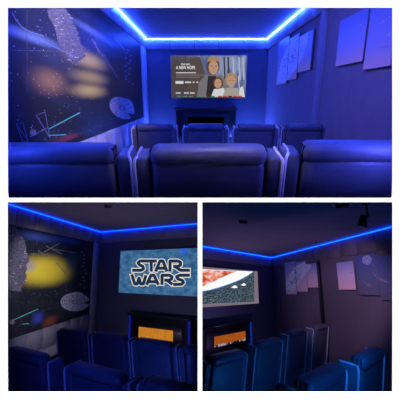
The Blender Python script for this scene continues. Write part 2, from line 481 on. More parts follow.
extT = (mt0, mt1, mzb, mzt)
beige = (.50, .42, .14)  # screen reflection on the glossy mural, painted in as beige blobs
yc = [blob_px(lT, extT, 92, 61, 24, 11, beige, .3, .75), blob_px(lT, extT, 94, 78, 22, 9, beige, .3, .6), blob_px(lT, extT, 92, 91, 22, 9, beige, .3, .8),
      blob_px(lT, extT, 50, 82, 24, 17, (.34, .20, .10), .5, .5), blob_px(lT, extT, 20, 33, 60, 8, (.12, .2, .5), .3, .8),  # blue blobs here and on the next line: LED glare painted into the print
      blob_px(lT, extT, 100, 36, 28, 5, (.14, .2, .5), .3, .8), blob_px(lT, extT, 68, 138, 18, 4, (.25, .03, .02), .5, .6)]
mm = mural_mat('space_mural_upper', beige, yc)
def decT(P, L):
    hull(P, L, [(47, 8), (49, 18), (55, 28), (58, 42), (66, 52), (68, 60), (76, 64)], [(66, 8), (70, 15), (73, 22), (78, 32), (80, 41), (85, 48), (86, 56)], 3)
    # big curved outlines at top left
    pts = [(12, 12), (16, 20), (22, 27), (30, 32), (44, 36)]
    for a, b_ in zip(pts, pts[1:]): L(a, b_, .9, lineb)
    L((10, 50), (82, 52), .6, ship3); L((27, 10), (27, 92), .5, ship3)
    L((40, 40), (76, 57), .8, lineb)
    for p, q in (((92, 39), (103, 57)), ((103, 54), (117, 77)), ((102, 36), (113, 48)), ((115, 39), (125, 50)), ((95, 42), (99, 54))): L(p, q, .9, ship2)
    for k in range(14):
        x, y = 130+random.uniform(-5, 4), 50+k*2.6; P([(x-1.2, y), (x+1, y-.8), (x+1.4, y+.9), (x-.4, y+1.3)], ship2 if k % 2 else lineb)
    craft(P, L, (122, 108), 14, 10, seed=5, rot=.6)
    # slim generic fighters as line drawings with two teal beams
    for q in ([(16, 124), (23, 123), (28, 141), (23, 142)], [(36, 115), (45, 112), (50, 138), (46, 131)]):
        for a, b_ in zip(q, q[1:]+q[:1]): L(a, b_, .6, lineb)
        L(q[0], q[2], .5, lineb)
    P([(33+3.4*math.cos(k*.6), 132.5+3.4*math.sin(k*.6)) for k in range(10)], ship2)
    L((30, 137), (46, 128), .7, lineb)
    L((49, 129), (80, 112.5), .8, teal); L((49, 135.5), (66, 134.6), .8, teal)
mural(lT, *extT, mm, decT, 'wide dark space mural with painted beige reflection and round grey craft, upper room')

# LED strips
ledT = glow('led_upper', (.02, .065, 1.0), 250)
led(fT, 'led_strip', xl+.05, xr-.05, zcT-.035, ledT, .075, .0065, 'bright blue strip across the back wall of the upper room')
led(lT, 'led_strip', 1.6, YB-.08, zcT-.035, ledT, .075, .0065, 'bright blue strip above the mural in the upper room')
led(rT, 'led_strip', .08, YB-1.6, zcT-.035, ledT, .075, .0065, 'bright blue strip above the right wall pictures, upper room')

# pictures on the right wall
def art_mat(name, top, mid, bot, rough=.4, streak=.5, sc=4):
    m, nt, out = newmat(name); g = NG(nt)
    c = g.mix(g.ss(g.v, .0, .45), bot, mid); c = g.mix(g.ss(g.v, .4, 1.0), c, top)
    s_ = g.ss(g.noise(sc, 5, (1, 2.4), 3), .60, .72)
    c = g.mix(g.m('MULTIPLY', s_, streak), c, (.55, .55, .65))
    b = nt.nodes.new('ShaderNodeBsdfPrincipled'); b.inputs['Roughness'].default_value = rough
    nt.links.new(c, b.inputs['Base Color']); nt.links.new(b.outputs[0], out.inputs[0]); return m
artA = art_mat('dusk_print', (.18, .24, .5), (.38, .36, .55), (.85, .52, .42), streak=.0)
artB = art_mat('dusk_print_streaked', (.18, .24, .5), (.38, .36, .55), (.85, .52, .42), streak=.25)
artN = art_mat('night_print', (.05, .08, .25), (.07, .09, .22), (.10, .09, .16), streak=.1)
def icy(poly_pts, seed, lines):
    def f(b, wall, t0, zc, y, box):
        px_poly(b, wall, t0, zc, y, box, poly_pts, plain('ice_print', (.82, .85, .95), .5, .3, .2, 22))
        rnd = random.Random(seed)
        for k in range(34):
            i = rnd.randrange(len(poly_pts)); p = poly_pts[i]; c = (sum(q[0] for q in poly_pts)/len(poly_pts), sum(q[1] for q in poly_pts)/len(poly_pts))
            s_ = rnd.random()*.95; x = c[0]+(p[0]-c[0])*s_+rnd.uniform(-1, 1); yy = c[1]+(p[1]-c[1])*s_+rnd.uniform(-1, 1); r_ = rnd.uniform(.4, 1.3)
            px_poly(b, wall, t0, zc, y-.0004-k*.00002, box, [(x-r_, yy), (x, yy-r_*.7), (x+r_, yy+r_*.2), (x+.2, yy+r_*.8)], M_('ice_dark'))
        for (p, q) in lines: px_line(b, wall, t0, zc, y-.002, box, p, q, .7, ship)
    return f
_c = {}
def M_(k):
    if k not in _c: _c[k] = plain('ice_dark_print', (.30, .34, .48), .5, .3)
    return _c[k]
arcT = [(309, 31), (308.5, 40), (306, 50), (302, 60), (296, 70), (290, 78), (284, 83), (278, 82), (279, 72), (282, 60), (287, 48), (292, 42), (299, 37)]
grp = 'stepped canvas panels on the right wall of the upper room'
panel_picture(rT, 279, 289.6, (40, 36.8), (84.5, 83.5), artA, 'narrow stepped canvas nearest the screen, lowest of three, upper room', decals=icy(arcT, 1, []), group=grp)
panel_picture(rT, 290, 299.8, (37.3, 34), (80.5, 78), artA, 'middle canvas of the stepped three with pale icy arc, upper room', decals=icy(arcT, 2, []), group=grp)
panel_picture(rT, 300.2, 313.5, (35, 30.8), (72, 69), artA, 'stepped canvas next to the wall upright, thin pale arc, upper room', decals=icy(arcT, 3, []), group=grp)
def wisps(pl):
    def f(b, wall, t0, zc, y, box):
        for k, pts in enumerate(pl): px_poly(b, wall, t0, zc, y-k*.0003, box, pts, ship)
    return f
panel_picture(rT, 340.5, 369.3, (18.5, 8.5), (65.6, 60), artA, 'large dusk sky canvas with one white wisp, upper room', decals=wisps([[(359, 24), (364, 24.5), (369, 27), (364, 27)], [(361, 23.5), (366, 26.5), (362, 26)]]), group='large dusk canvases of the upper room')
panel_picture(rT, 371.6, 402, (3, -9), (69.8, 63), artB, 'large dusk sky canvas at far right edge, streaky clouds, upper room', decals=wisps([[(380, 24), (392, 15), (392, 17), (386, 22)], [(384, 35), (392, 33), (392, 38), (388, 36)], [(378, 48), (392, 45), (392, 47), (384, 48.5)], [(386, 34), (392, 39), (392, 41)]]), group='large dusk canvases of the upper room')

# big screen ------------------------------------------------------
def em_mat(name, c, k=1.0): return glow(name, c, k)
def screen(wall, corners, label, paint, picmat, bez=.025):
    (u0, a, b0), (u1, c, d) = corners
    t0, za = wall.hit(u0, a, .04); _, zb = wall.hit(u0, b0, .04); t1, zc_ = wall.hit(u1, c, .04); _, zd = wall.hit(u1, d, .04)
    z1 = (za+zc_)/2; z0 = (zb+zd)/2; w = t1-t0; h = z1-z0; zc = (z0+z1)/2
    root = empty('projection_screen'); wall.place(root, t0, zc)
    b = MB(); b.box(-bez, w+bez, -.036, -.002, -h/2-bez, h/2+bez, M['bezel'], .005, 1); b.build('screen_frame', root)
    b = MB(); y = -.038
    b.poly([(0, y, -h/2), (w, y, -h/2), (w, y, h/2), (0, y, h/2)], picmat, [(0, 0), (1, 0), (1, 1), (0, 1)])
    cnt = [0]; box = (0, w, -h/2, h/2)
    def P(pts, m): cnt[0] += 1; px_poly(b, wall, t0, zc, y-.0004-.00002*cnt[0], box, pts, m)
    def L(p, q, wd, m): cnt[0] += 1; px_line(b, wall, t0, zc, y-.0004-.00002*cnt[0], box, p, q, wd, m)
    paint(P, L)
    b.build('picture', root)
    tag(root, label, 'screen')
    return root, (t0, zc, w, h)
def picT():
    m, nt, out = newmat('film_picture'); g = NG(nt)
    c = g.mix(g.ss(g.noise(5, 2, (3, .4)), .42, .6), (.10, .13, .28), (.24, .28, .45))
    c = g.mix(g.blob(.12, .5, .42, .9, .3, 1.1), c, (.07, .055, .06))
    c = g.mix(g.m('MULTIPLY', g.ss(g.v, .16, .0), 1.0), c, (.05, .05, .06))
    e = nt.nodes.new('ShaderNodeEmission'); nt.links.new(c, e.inputs[0]); e.inputs[1].default_value = 1.0
    nt.links.new(e.outputs[0], out.inputs[0]); return m
def ell(cx, cy, rx, ry, n=16, a0=0, a1=2*math.pi):
    return [(cx+rx*math.cos(a0+(a1-a0)*k/n), cy+ry*math.sin(a0+(a1-a0)*k/n)) for k in range(n)]
def paintT(P, L):
    sk = em_mat('screen_skin', (.46, .28, .19)); sk2 = em_mat('screen_skin_shade', (.36, .19, .12)); hb = em_mat('screen_brown_hair', (.10, .05, .03)); hl = em_mat('screen_fair_hair', (.36, .23, .11))
    wh = em_mat('screen_white', (.62, .62, .64)); gr = em_mat('screen_grey', (.17, .16, .17)); bk = em_mat('screen_black', (.03, .025, .03)); rd = em_mat('screen_red', (.5, .05, .05)); gn = em_mat('screen_green', (.06, .25, .10))
    cl = em_mat('screen_cream', (.36, .32, .28)); lb = em_mat('screen_pale_blue', (.38, .45, .62)); br = em_mat('screen_brown', (.085, .065, .06))
    P([(190, 58), (200, 57), (206, 76), (204, 96), (188, 96)], br)
    for x in (224, 228, 233, 239, 243): L((x, 57), (x+1, 80), 1.4, lb if x % 2 else bk)
    # tall person at the back
    P([(197, 97), (199, 82), (206, 75), (222, 75), (228, 84), (229, 97)], gr); P([(208, 76), (216, 76), (218, 97), (206, 97)], bk)
    P(ell(213, 66, 6.6, 9.2), hb); P(ell(213.5, 67.5, 4.9, 7.2), sk); P([(207, 62), (209, 57), (217, 56.5), (220, 62), (214, 60.5)], hl)
    L((210.5, 66), (212.5, 66), .7, hb); L((215, 66), (217, 66), .7, hb); L((212.3, 71.3), (215, 71.3), .6, sk2); P([(213.4, 66), (214.4, 69), (213, 69)], sk2)
    # two shorter people in front
    P([(211, 97), (214, 89), (224, 88), (226, 97)], wh); P(ell(218, 83, 5.2, 6), hb); P(ell(218, 83.4, 3.6, 4.8), sk)
    L((216, 82.6), (217.4, 82.6), .5, hb); L((219, 82.6), (220.4, 82.6), .5, hb); L((217.2, 86), (219.2, 86), .5, sk2)
    P([(222, 97), (226, 88), (238, 88), (241, 97)], cl); P(ell(231, 79.5, 6, 7), hl); P(ell(231, 81.2, 4.1, 5.4), sk)
    L((228.6, 80.5), (230.2, 80.5), .5, hb); L((232, 80.5), (233.6, 80.5), .5, hb); L((230, 84.4), (232.4, 84.4), .5, sk2)
    P([(239, 97), (239.5, 88), (243, 86), (245, 97)], wh)
    L((238.6, 76), (239.2, 88), .7, wh)
    # menu lines, button and the strip below
    for y, x1 in ((72.7, 196), (75, 206), (77.2, 200)): L((176, y), (x1, y), .9, wh if y < 74 else gr)
    P([(175.5, 81), (183.5, 81), (183.5, 83.8), (175.5, 83.8)], wh); L((185, 82.3), (191, 82.3), 1.5, wh); P(ell(193.7, 82.3, .9, .9, 8), wh); P(ell(197.3, 82.3, .9, .9, 8), wh)
    for x in (176, 184, 190): L((x, 93), (x+4.6, 93), 1.1, wh)
    for x, m_ in ((177, gr), (183, gn), (189, gr), (197, gn), (203, gr), (211, gn), (218, rd), (223, rd), (228, bk), (233, rd), (238, rd)): L((x, 96.4), (x+4, 96.4), 1.2, m_)
scrT, infT = screen(fT, ((170.5, 55.5, 98), (247, 55.5, 98)), 'lit screen with three people and menu text, upper room', paintT, picT())
def text_on(wall, root, inf, s, u0, v0, u1, v1, mat, name='lettering', off=.041):
    """u0,v0 lower left / u1,v1 upper right of the lettering as seen in the photograph"""
    t0, zc, w, h = inf
    a, z0 = wall.hit(u0, v0, off); b_, z1 = wall.hit(u1, v1, off)
    cu = bpy.data.curves.new(name, 'FONT'); cu.body = s; cu.size = 1; cu.offset = .012
    tmp = bpy.data.objects.new(name, cu); COL.objects.link(tmp); bpy.context.view_layer.update()
    dg = bpy.context.evaluated_depsgraph_get(); me = bpy.data.meshes.new_from_object(tmp.evaluated_get(dg))
    bpy.data.objects.remove(tmp)
    xs = [v.co.x for v in me.vertices]; ys = [v.co.y for v in me.vertices]
    x0, x1, y0, y1 = min(xs), max(xs), min(ys), max(ys)
    for v in me.vertices:
        x = (v.co.x-x0)/(x1-x0)*(b_-a)+a-t0; z = (v.co.y-y0)/(y1-y0)*(z1-z0)+z0-zc
        v.co = (x, -off, z)
    me.materials.clear(); me.materials.append(mat)
    o = bpy.data.objects.new(name, me); COL.objects.link(o); o.parent = root
    return o
wht = em_mat('title_white', (.85, .85, .85))
text_on(fT, scrT, infT, 'STAR WARS', 181, 65.2, 190, 63.4, wht)
text_on(fT, scrT, infT, 'A NEW HOPE', 176, 69.2, 195, 65.9, wht)

fbl = glow('fireplace_light_bar', (.03, .08, 1.0), 2.2)
fireplace(fT, 176, 236, (108, 108), (184, 228, 114, 114, 135, 135), (188, 224, 117, 117, 128, 128), .30, 'black mantel fireplace below the screen, upper room', zfT, M['black'], 0.0)

# seats
for u, lab in ((154.5, 'far row recliner at the left end by the mural, upper room'), (206.5, 'far row recliner right below the screen centre, upper room'),
               (258, 'far row recliner third from the mural, upper room'), (307, 'far row recliner beside the right wall, upper room')):
    Y = 4.98; p = T.hitY(u-.8, 123, Y); chair(T, p.x, Y+.49, p.z, 0, lab, 'far row recliners of the upper room', wid=.84)
for u, v, lab in ((56, 140.5, 'close-up recliner back at the left edge of the upper room'), (208.5, 141.5, 'close-up recliner back in the middle of the upper room'),
                  (361, 138, 'close-up recliner back at the right edge of the upper room')):
    Y = 1.82; p = T.hitY(u, v, Y); chair(T, p.x, Y+.42, p.z, 0, lab, 'near row recliners of the upper room')

# ================================================================== LOWER LEFT ROOM
zc = 1.2; zf = -1.92
C = BL.hitZ(100, 231.6, zc)
pv = BL.hitZ(197.5, 223, zc)
fL = Wall(BL, (C.x, C.y), (pv.x-C.x, pv.y-C.y))
pl = BL.hitZ(8, 203.5, zc)
lL = Wall(BL, (C.x, C.y), (C.x-pl.x, C.y-pl.y))
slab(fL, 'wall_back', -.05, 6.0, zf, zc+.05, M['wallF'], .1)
slab(lL, 'wall_left', -10, .05, zf, zc+.05, M['wall'], .1)
b = MB(); b.box(-5.2, .6, 1.5, 11.6, zc, zc+.05, M['ceil']); struct(b, 'ceiling', BL)
b = MB(); b.box(-5.2, .6, 1.5, 11.6, zf-.05, zf, M['carpet']); struct(b, 'floor', BL)
m1, mz1 = lL.hit(92.8, 242.2); _, mz0 = lL.hit(92.8, 312.3); m0 = -8.5
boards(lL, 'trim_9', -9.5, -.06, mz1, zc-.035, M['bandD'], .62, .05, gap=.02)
boards(lL, 'trim_10', m1, -.02, zf, mz1-.004, M['band'], 1.0, .045)
_, lb_ = lL.hit(86, 332)
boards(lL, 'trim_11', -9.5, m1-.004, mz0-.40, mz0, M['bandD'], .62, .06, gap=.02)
_, fb = fL.hit(150, 240)
boards(fL, 'trim_12', .03, 5.5, fb, zc-.035, M['wall'], .9, .04)
extL = (m0, m1, mz0, mz1)
yel = (.80, .66, .04)  # reflected screen colour, painted into the mural as yellow blobs
yc = [blob_px(lL, extL, 47, 271, 34, 18, yel, .35, .97), blob_px(lL, extL, 49, 271, 32, 17, yel, .3, 1.0),
      blob_px(lL, extL, 28, 266, 12, 9, (.30, .30, .42), .5, .8), blob_px(lL, extL, 38, 237, 30, 6, (.05, .10, .45), .3, .7), blob_px(lL, extL, 66, 240, 22, 4, (.05, .10, .45), .3, .6),  # the two blue blobs on this line are painted strip glare
      blob_px(lL, extL, 38, 318, 8, 8, (.05, .08, .5), .4, .8), blob_px(lL, extL, 50, 321, 10, 7, (.28, .07, .04), .5, .7), blob_px(lL, extL, 72, 262, 7, 12, (.04, .09, .12), .4, .7)]
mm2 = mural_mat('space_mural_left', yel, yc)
def decL(P, L):
    hull(P, L, [(8, 226), (8, 240), (9, 255), (9, 272), (8, 290)], [(15, 226), (24, 240), (29, 258), (27, 276), (22, 292)], 8)
    for p, q in (((46, 246), (62, 254)), ((52, 249), (76, 253)), ((60, 243), (44, 252)), ((38, 250), (46, 257)), ((56, 262), (66, 274))): L(p, q, .8, ship2)
    for k in range(12):
        x, y = 83+random.uniform(-3, 3), 248+k*3.6; P([(x-1, y), (x+1, y-.8), (x+1.3, y+.9), (x-.4, y+1.3)], ship2)
    for k in range(10):
        x, y = 44+random.uniform(-16, 25), random.choice([250, 254, 288, 292, 296])+random.uniform(-2, 2); P([(x-.8, y), (x+.8, y-.6), (x+1, y+.7)], ship2)
    craft(P, L, (75, 302), 15, 9.5, seed=9, rot=.0)
    L((9, 322), (38, 309), .7, teal); L((22, 324), (29, 323.6), .6, teal)
    P(ell(12, 322, 3, 2.5, 8), ship2)
mural(lL, *extL, mm2, decL, 'dark space mural with painted yellow reflection and pale round craft, lower left room')
ledB = glow('led_lower_left', (.0008, .026, 1.0), 14)
led(lL, 'led_strip', -8.5, -.10, zc-.03, ledB, .07, .010, 'blue light strip above the mural in the lower left room')
led(fL, 'led_strip', .12, 5.5, zc-.03, ledB, .07, .010, 'blue light strip above the titled screen, lower left room')
# screen with title
def picL():
    m, nt, out = newmat('title_picture'); g = NG(nt)
    c = g.mix(g.ss(g.noise(9, 5, (1.7, 1)), .3, .7), (.02, .085, .21), (.065, .18, .34))
    c = g.mix(g.m('MULTIPLY', g.stars(60, 1.8, .12), .35), c, (.5, .65, .8))
    c = g.mix(g.m('MULTIPLY', g.blob(.73, .97, .06, .18, .1, 1), .8), c, (.02, .12, .8))
    e = nt.nodes.new('ShaderNodeEmission'); nt.links.new(c, e.inputs[0]); e.inputs[1].default_value = 1.0
    nt.links.new(e.outputs[0], out.inputs[0]); return m
def paintL(P, L):
    cream = em_mat('title_outline', (.85, .78, .70)); ink = em_mat('title_fill', (.012, .03, .07))
    def q(x, y): return (100+x/4, 200+y/4)
    sk = 13.6   # stroke width in quarter pixels
    letters = []
    sh = lambda y: (y-290)*0.0
    # row one
    letters.append([[(192, 244), (160, 244), (152, 251), (158, 259), (172, 266), (174, 275), (166, 281), (128, 281)]])      # S with the long foot
    letters.append([[(181, 244), (228, 244)], [(205, 244), (205, 287)]])                                                    # T
    letters.append([[(222, 287), (240, 244), (252, 244), (268, 287)], [(233, 273), (258, 273)]])                            # A
    letters.append([[(280, 287), (280, 244), (312, 244), (322, 250), (322, 260), (312, 266), (292, 266)], [(300, 266), (322, 281), (360, 281)]])   # R with long leg
    # row two
    letters.append([[(127, 297), (139, 336), (149, 336), (156, 312), (163, 336), (173, 336), (184, 300)]])                  # W
    letters.append([[(186, 340), (204, 301), (216, 301), (234, 340)], [(197, 327), (224, 327)]])                            # A
    letters.append([[(248, 340), (248, 301), (278, 301), (288, 307), (287, 315), (278, 321), (256, 321)], [(268, 321), (290, 338)]])    # R
    letters.append([[(360, 301), (318, 301), (306, 307), (312, 316), (330, 322), (334, 330), (326, 337), (292, 338)]])      # S with long top bar
    for w, m_ in ((sk+5.5, cream), (sk-.5, ink)):
        for st in letters:
            for ln in st:
                for a, b_ in zip(ln, ln[1:]):
                    dx, dy = b_[0]-a[0], b_[1]-a[1]; l_ = math.hypot(dx, dy); e = (w-sk)/2*1.0; ux, uy = dx/l_*e, dy/l_*e
                    L(q(a[0]-ux, a[1]-uy), q(b_[0]+ux, b_[1]+uy), w/4, m_)
                for c_ in ln[1:-1]:
                    P([q(c_[0]+w/2*math.cos(k*math.pi/5), c_[1]+w/2*math.sin(k*math.pi/5)) for k in range(10)], m_)
tr = 212
def edge(u): return (250.7-(u-120.5)*.032, 292.5+(u-120.5)*.0557)
e0, e1 = edge(120.5), edge(tr)
scrL, _ = screen(fL, ((120.5, e0[0], e0[1]), (tr, e1[0], e1[1])), 'lit blue screen reading STAR WARS, lower left room', paintL, picL())
fireplace(fL, 129, 190, (314.5, 317.5), (135, 183, 324, 325.5, 341.5, 346), (139.3, 173.6, 327.6, 329.5, 339.5, 342.5), .3, 'black fireplace with orange fire, below the titled screen', zf, glow('light_bar_left', (.005, .04, 1), .3), .62)
small_disc(BL, 108, 205.3, zc, .09, 'small round detector on the ceiling of the lower left room')

e = Vector((fL.d.x, fL.d.y)); angL = math.atan2(e.y, e.x)
names = ['far row recliner nearest the mural, lower left room', 'far row recliner left of the fireplace, lower left room', 'far row recliner in front of the fire, lower left room', 'far row recliner cut by the right edge, lower left room']
fn = Vector((-e.y, e.x))    # facing direction
for k, (u, v) in enumerate(((70, 328), (107.5, 332.8), (151, 339.2), (203, 346.5))):
    p = BL.hitZ(u, v, -.92); q = Vector((p.x, p.y))+fn*.49
    chair(BL, q.x, q.y, -.92, angL, names[k], 'far row recliners of the lower left room')
names = ['near recliner back at the left edge under the mural, lower left room', 'near recliner back second from left, bottom of lower left room', 'near recliner back at the bottom right corner, lower left room']
for k, (u, v) in enumerate(((23, 350), (92.5, 367), (180, 385.5))):
    p = BL.hitZ(u, v, -.78); q = Vector((p.x, p.y))+fn*.49
    chair(BL, q.x, q.y, -.78, angL-.06, names[k], 'near row recliners of the lower left room', wid=1.08)
# raised tier under the near row
b = MB(); b.box(-4.5, .3, 1.5, 3.6, zf, -.78-1.02, M['carpet']); struct(b, 'floor', BL)

# ================================================================== LOWER RIGHT ROOM
zc = 1.0; zf = -1.71
C = BR.hitZ(272.3, 257.3, zc); p0 = BR.hitZ(202.5, 245.7, zc); p1 = BR.hitZ(391.5, 226.2, zc)
dF = Vector((C.x-p0.x, C.y-p0.y)); fR = Wall(BR, (C.x, C.y), dF)
dR = Vector((p1.x-C.x, p1.y-C.y)); rR = Wall(BR, (C.x, C.y), dR)
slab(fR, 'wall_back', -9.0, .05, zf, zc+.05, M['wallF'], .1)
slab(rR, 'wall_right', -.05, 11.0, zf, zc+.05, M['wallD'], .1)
b = MB(); b.box(-.5, 5.2, 1.5, C.y+.6, zc, zc+.05, M['ceil']); struct(b, 'ceiling', BR)
b = MB(); b.box(-.5, 5.2, 1.5, C.y+.6, zf-.05, zf, M['carpet']); struct(b, 'floor', BR)
_, zb1 = fR.hit(240, 263)
boards(fR, 'trim_13', -8.0, -.03, zb1, zc-.035, M['wall'], .9, .04)
_, zb2 = rR.hit(320, 256)
boards(rR, 'trim_14', .03, 10.0, zc-.36, zc-.035, M['wallD'], .6, .03)
ta, _ = rR.hit(319.3, 300, .05); tb, _ = rR.hit(321.3, 300, .05)
slab(rR, 'trim_15', ta, tb, zf, zc-.36, M['black'], .0, out=.05)
ledR = glow('led_lower_right', (.001, .045, 1.0), 10)
led(fR, 'led_strip', -8.0, -.14, zc-.03, ledR, .07, .010, 'blue light strip above the planet screen, lower right room')
led(rR, 'led_strip', .14, 9.8, zc-.03, ledR, .07, .010, 'blue light strip above the five canvases, lower right room')
def picR():
    m, nt, out = newmat('planet_picture'); g = NG(nt)
    c = g.mix(g.ss(g.noise(26, 6, (1.7, 1)), .40, .66), (.014, .03, .05), (.13, .18, .21)); c = g.mix(g.m('MULTIPLY', g.ss(g.noise(4, 2, (1.7, 1)), .45, .65), .5), c, (.02, .03, .045))
    c = g.mix(g.m('MULTIPLY', g.stars(70, 1.8, .16), .3), c, (.4, .6, .6))
    e = nt.nodes.new('ShaderNodeEmission'); nt.links.new(c, e.inputs[0]); e.inputs[1].default_value = 1.0
    nt.links.new(e.outputs[0], out.inputs[0]); return m
def planet_mat():
    m, nt, out = newmat('red_planet_picture')
    tc = nt.nodes.new('ShaderNodeTexCoord'); n = nt.nodes.new('ShaderNodeTexNoise'); n.inputs['Scale'].default_value = 3.0; n.inputs['Detail'].default_value = 5
    mp = nt.nodes.new('ShaderNodeMapping'); mp.inputs['Scale'].default_value = (1, 1, 2.5); nt.links.new(tc.outputs['Object'], mp.inputs[0])
    nt.links.new(mp.outputs[0], n.inputs[0]); r = nt.nodes.new('ShaderNodeValToRGB'); nt.links.new(n.outputs['Fac'], r.inputs[0])
    r.color_ramp.elements[0].position = .38; r.color_ramp.elements[0].color = (.45, .06, .03, 1); r.color_ramp.elements[1].position = .62; r.color_ramp.elements[1].color = (.9, .6, .55, 1)
    e_ = r.color_ramp.elements.new(.5); e_.color = (.8, .22, .12, 1)
    e = nt.nodes.new('ShaderNodeEmission'); nt.links.new(r.outputs[0], e.inputs[0]); e.inputs[1].default_value = 1.0
    nt.links.new(e.outputs[0], out.inputs[0]); return m
def paintR(P, L):
    w_ = em_mat('planet_rim', (.92, .93, 1.0), 1.1); bl = em_mat('planet_air', (.15, .35, .8)); pm = planet_mat(); bz = em_mat('picture_margin', (.20, .16, .20))
    def arc(dx, dy): return [(195, 291.6+dy), (202, 291.0+dy), (210, 289.6+dy), (220, 286.8+dy), (230, 283.4+dy), (240, 279.4+dy), (248+dx, 275+dy), (253.5+dx, 271.4+dy*.2)]
    top = [(253.5, 271.2), (195, 268.4)]
    P(arc(0, .8)+[(254, 271.2), (195, 268.4)], bl); P(arc(0, 0)+top, w_)
    P([(195, 288.5), (203, 286.4), (212, 282.5), (222, 277.5), (232, 273.2), (237, 271.4), (195, 269.4)], pm)
    for x, y, s_ in ((227, 286.6, 1), (236, 284.2, .8)): P([(x-4*s_+8, y+1), (x+8, y-1.6*s_), (x+8+2*s_, y+.2), (x+8+3.2*s_, y+.6), (x+8, y+1.6)], w_)
    P([(254.3, 264), (262, 264), (262, 310), (254.3, 310)], bz)
    P([(190, 262), (262, 270.5), (262, 272), (190, 268.6)], bz); P([(190, 304.5), (262, 301.3), (262, 306), (190, 310)], bz)
def er(u): return (270.9-(257.5-u)*.069, 303.6+(257.5-u)*.066)
tl = 180
a0, a1 = er(tl), er(257.5)
screen(fR, ((tl, a0[0], a0[1]), (257.5, a1[0], a1[1])), 'lit screen showing a red planet rim, lower right room', paintR, picR())
fireplace(fR, 199, 251.5, (327, 320.5), (206, 247.5, 332.5, 327.5, 351, 343.5), (213.5, 244.6, 336.4, 331.3, 347, 340.2), .22, 'black fireplace with orange fire, below the planet screen', zf, glow('light_bar_right', (.005, .09, 1), .3), .42, .6)
# canvases
arcR = [(306, 262), (300, 264), (294, 268), (288, 278), (284, 288), (282.5, 294), (288, 295), (294, 292), (300, 282), (308, 272), (312, 266)]
artC = art_mat('dusk_print_warm', (.30, .34, .6), (.72, .54, .66), (.9, .58, .58), streak=.2)
g5 = 'stepped canvas panels of the lower right room'
panel_picture(rR, 284.5, 294.8, (262.5, 261.5), (293.5, 295), artC, 'lowest stepped canvas with icy shape, nearest the planet screen', decals=icy(arcR, 5, []), group=g5)
panel_picture(rR, 295.2, 305.6, (262, 261), (291.5, 292), artC, 'middle stepped canvas, pink lower half, lower right room', decals=icy(arcR, 6, []), group=g5)
panel_picture(rR, 306, 317.3, (264, 262.8), (287.5, 288), artC, 'stepped canvas left of the wall upright, lower right room', decals=icy(arcR, 7, []), group=g5)
panel_picture(rR, 336.2, 353, (262.5, 261), (289.4, 290.2), artC, 'plain dusk canvas between upright and moon canvas, lower right room', decals=wisps([[(348, 271), (353, 272), (353, 273.5), (350, 273)]]), group='canvases right of the wall upright, lower right room')
def moon(b, wall, t0, zc_, y, box):
    px_poly(b, wall, t0, zc_, y, box, ell(367.5, 260, 4.8, 4.8, 18), plain('moon_print', (.28, .32, .5), .5, .3, .4, 30))
    for k, pts in enumerate([[(361, 280), (372, 284), (373, 286.5), (366, 284)], [(374, 275), (391, 282), (391, 284), (382, 281)], [(372, 272), (380, 276), (376, 276)], [(363, 279), (368, 286), (372, 287)]]):
        px_poly(b, wall, t0, zc_, y-.0004*(k+1), box, pts, ship2)
panel_picture(rR, 354.5, 374.5, (255.5, 253.5), (294, 296.5), artN, 'dark blue canvas with a round moon, lower right room', decals=moon, group='canvases right of the wall upright, lower right room')
panel_picture(rR, 375.4, 398, (256, 254), (299, 302), artN, 'dark canvas at the right edge with white streaks, lower right room', decals=moon, group='canvases right of the wall upright, lower right room')
small_disc(BR, 243, 220.5, zc, .085, 'round detector on the ceiling above the planet screen')
small_disc(BR, 342, 203.8, zc, .11, 'dark round fitting at top edge of the lower right room', 'ceiling_speaker')
small_disc(BR, 316, 241, zc, .05, 'tiny pale sensor beside the light strip, lower right room', 'motion_sensor', mat=M['alu'])
p = BR.hitZ(366, 202, zc)
root = empty('spotlight'); BR.place(root, (p.x, p.y, zc-.01))
b = MB(); b.cyl((0, 0, -.01), .05, .02, M['black']); b.build('mount', root)
b = MB(); b.cyl((0, 0, -.09), .012, .16, M['black'], 10); b.build('stem', root)
b = MB(); b.cyl((-.01, 0, -.23), .058, .14, M['black'], 20, .035, Matrix.Rotation(.25, 4, 'Y')); so = b.build('lamp_head', root)
b = MB(); b.cyl((-.01, 0, -.303), .045, .01, M['alu'], 16, None, Matrix.Rotation(.25, 4, 'Y')); b.build('lens', so)
tag(root, 'black spotlight hanging from the ceiling of the lower right room', 'spotlight')
# floor light
p = BR.hitZ(337.5, 354.5, zf+.05)
b = MB(); b.box(-.13, .13, -.02, .02, 0, .05, M['black'], .004, 1); b.box(-.12, .12, -.024, -.018, .008, .042, glow('floor_light_glow', (.01, .25, .8), 1.6)); b.box(-.12, .12, -.018, .018, .05, .054, glow('floor_light_glow_top', (.01, .25, .8), 1.6))
o = b.build('floor_light'); BR.place(o, (p.x, p.y, zf), .5); tag(o, 'small cyan light on the carpet by the far recliners, lower right room', 'lamp')

angR = math.radians(50)
e = Vector((math.cos(angR), math.sin(angR))); fn = Vector((-e.y, e.x))
names = ['far row recliner in front of the fireplace, lower right room', 'far row recliner second from the fireplace, lower right room', 'far row recliner third from the fireplace, lower right room', 'far row recliner at the right end by the floor light']
for k, (X, Y) in enumerate(((.36, 4.2), (1.05, 5.28), (1.78, 6.44), (2.50, 7.33))):
    q = Vector((X, Y))+fn*.49
    chair(BR, q.x, q.y, -.69, angR, names[k], 'far row recliners of the lower right room')
names = ['near recliner back at the bottom edge, lower right room', 'near recliner back at the right edge, lower right room', 'near recliner corner peeking over the bottom edge, lower right room']
for k, (X, Y) in enumerate(((.86, 2.42), (1.50, 3.12), (.30, 1.72))):
    q = Vector((X, Y))+fn*.49
    chair(BR, q.x, q.y, -.50, angR, names[k], 'near row recliners of the lower right room')
b = MB(); b.box(-.3, 5, 1.5, 4.2, -.05, 0, M['carpet'])
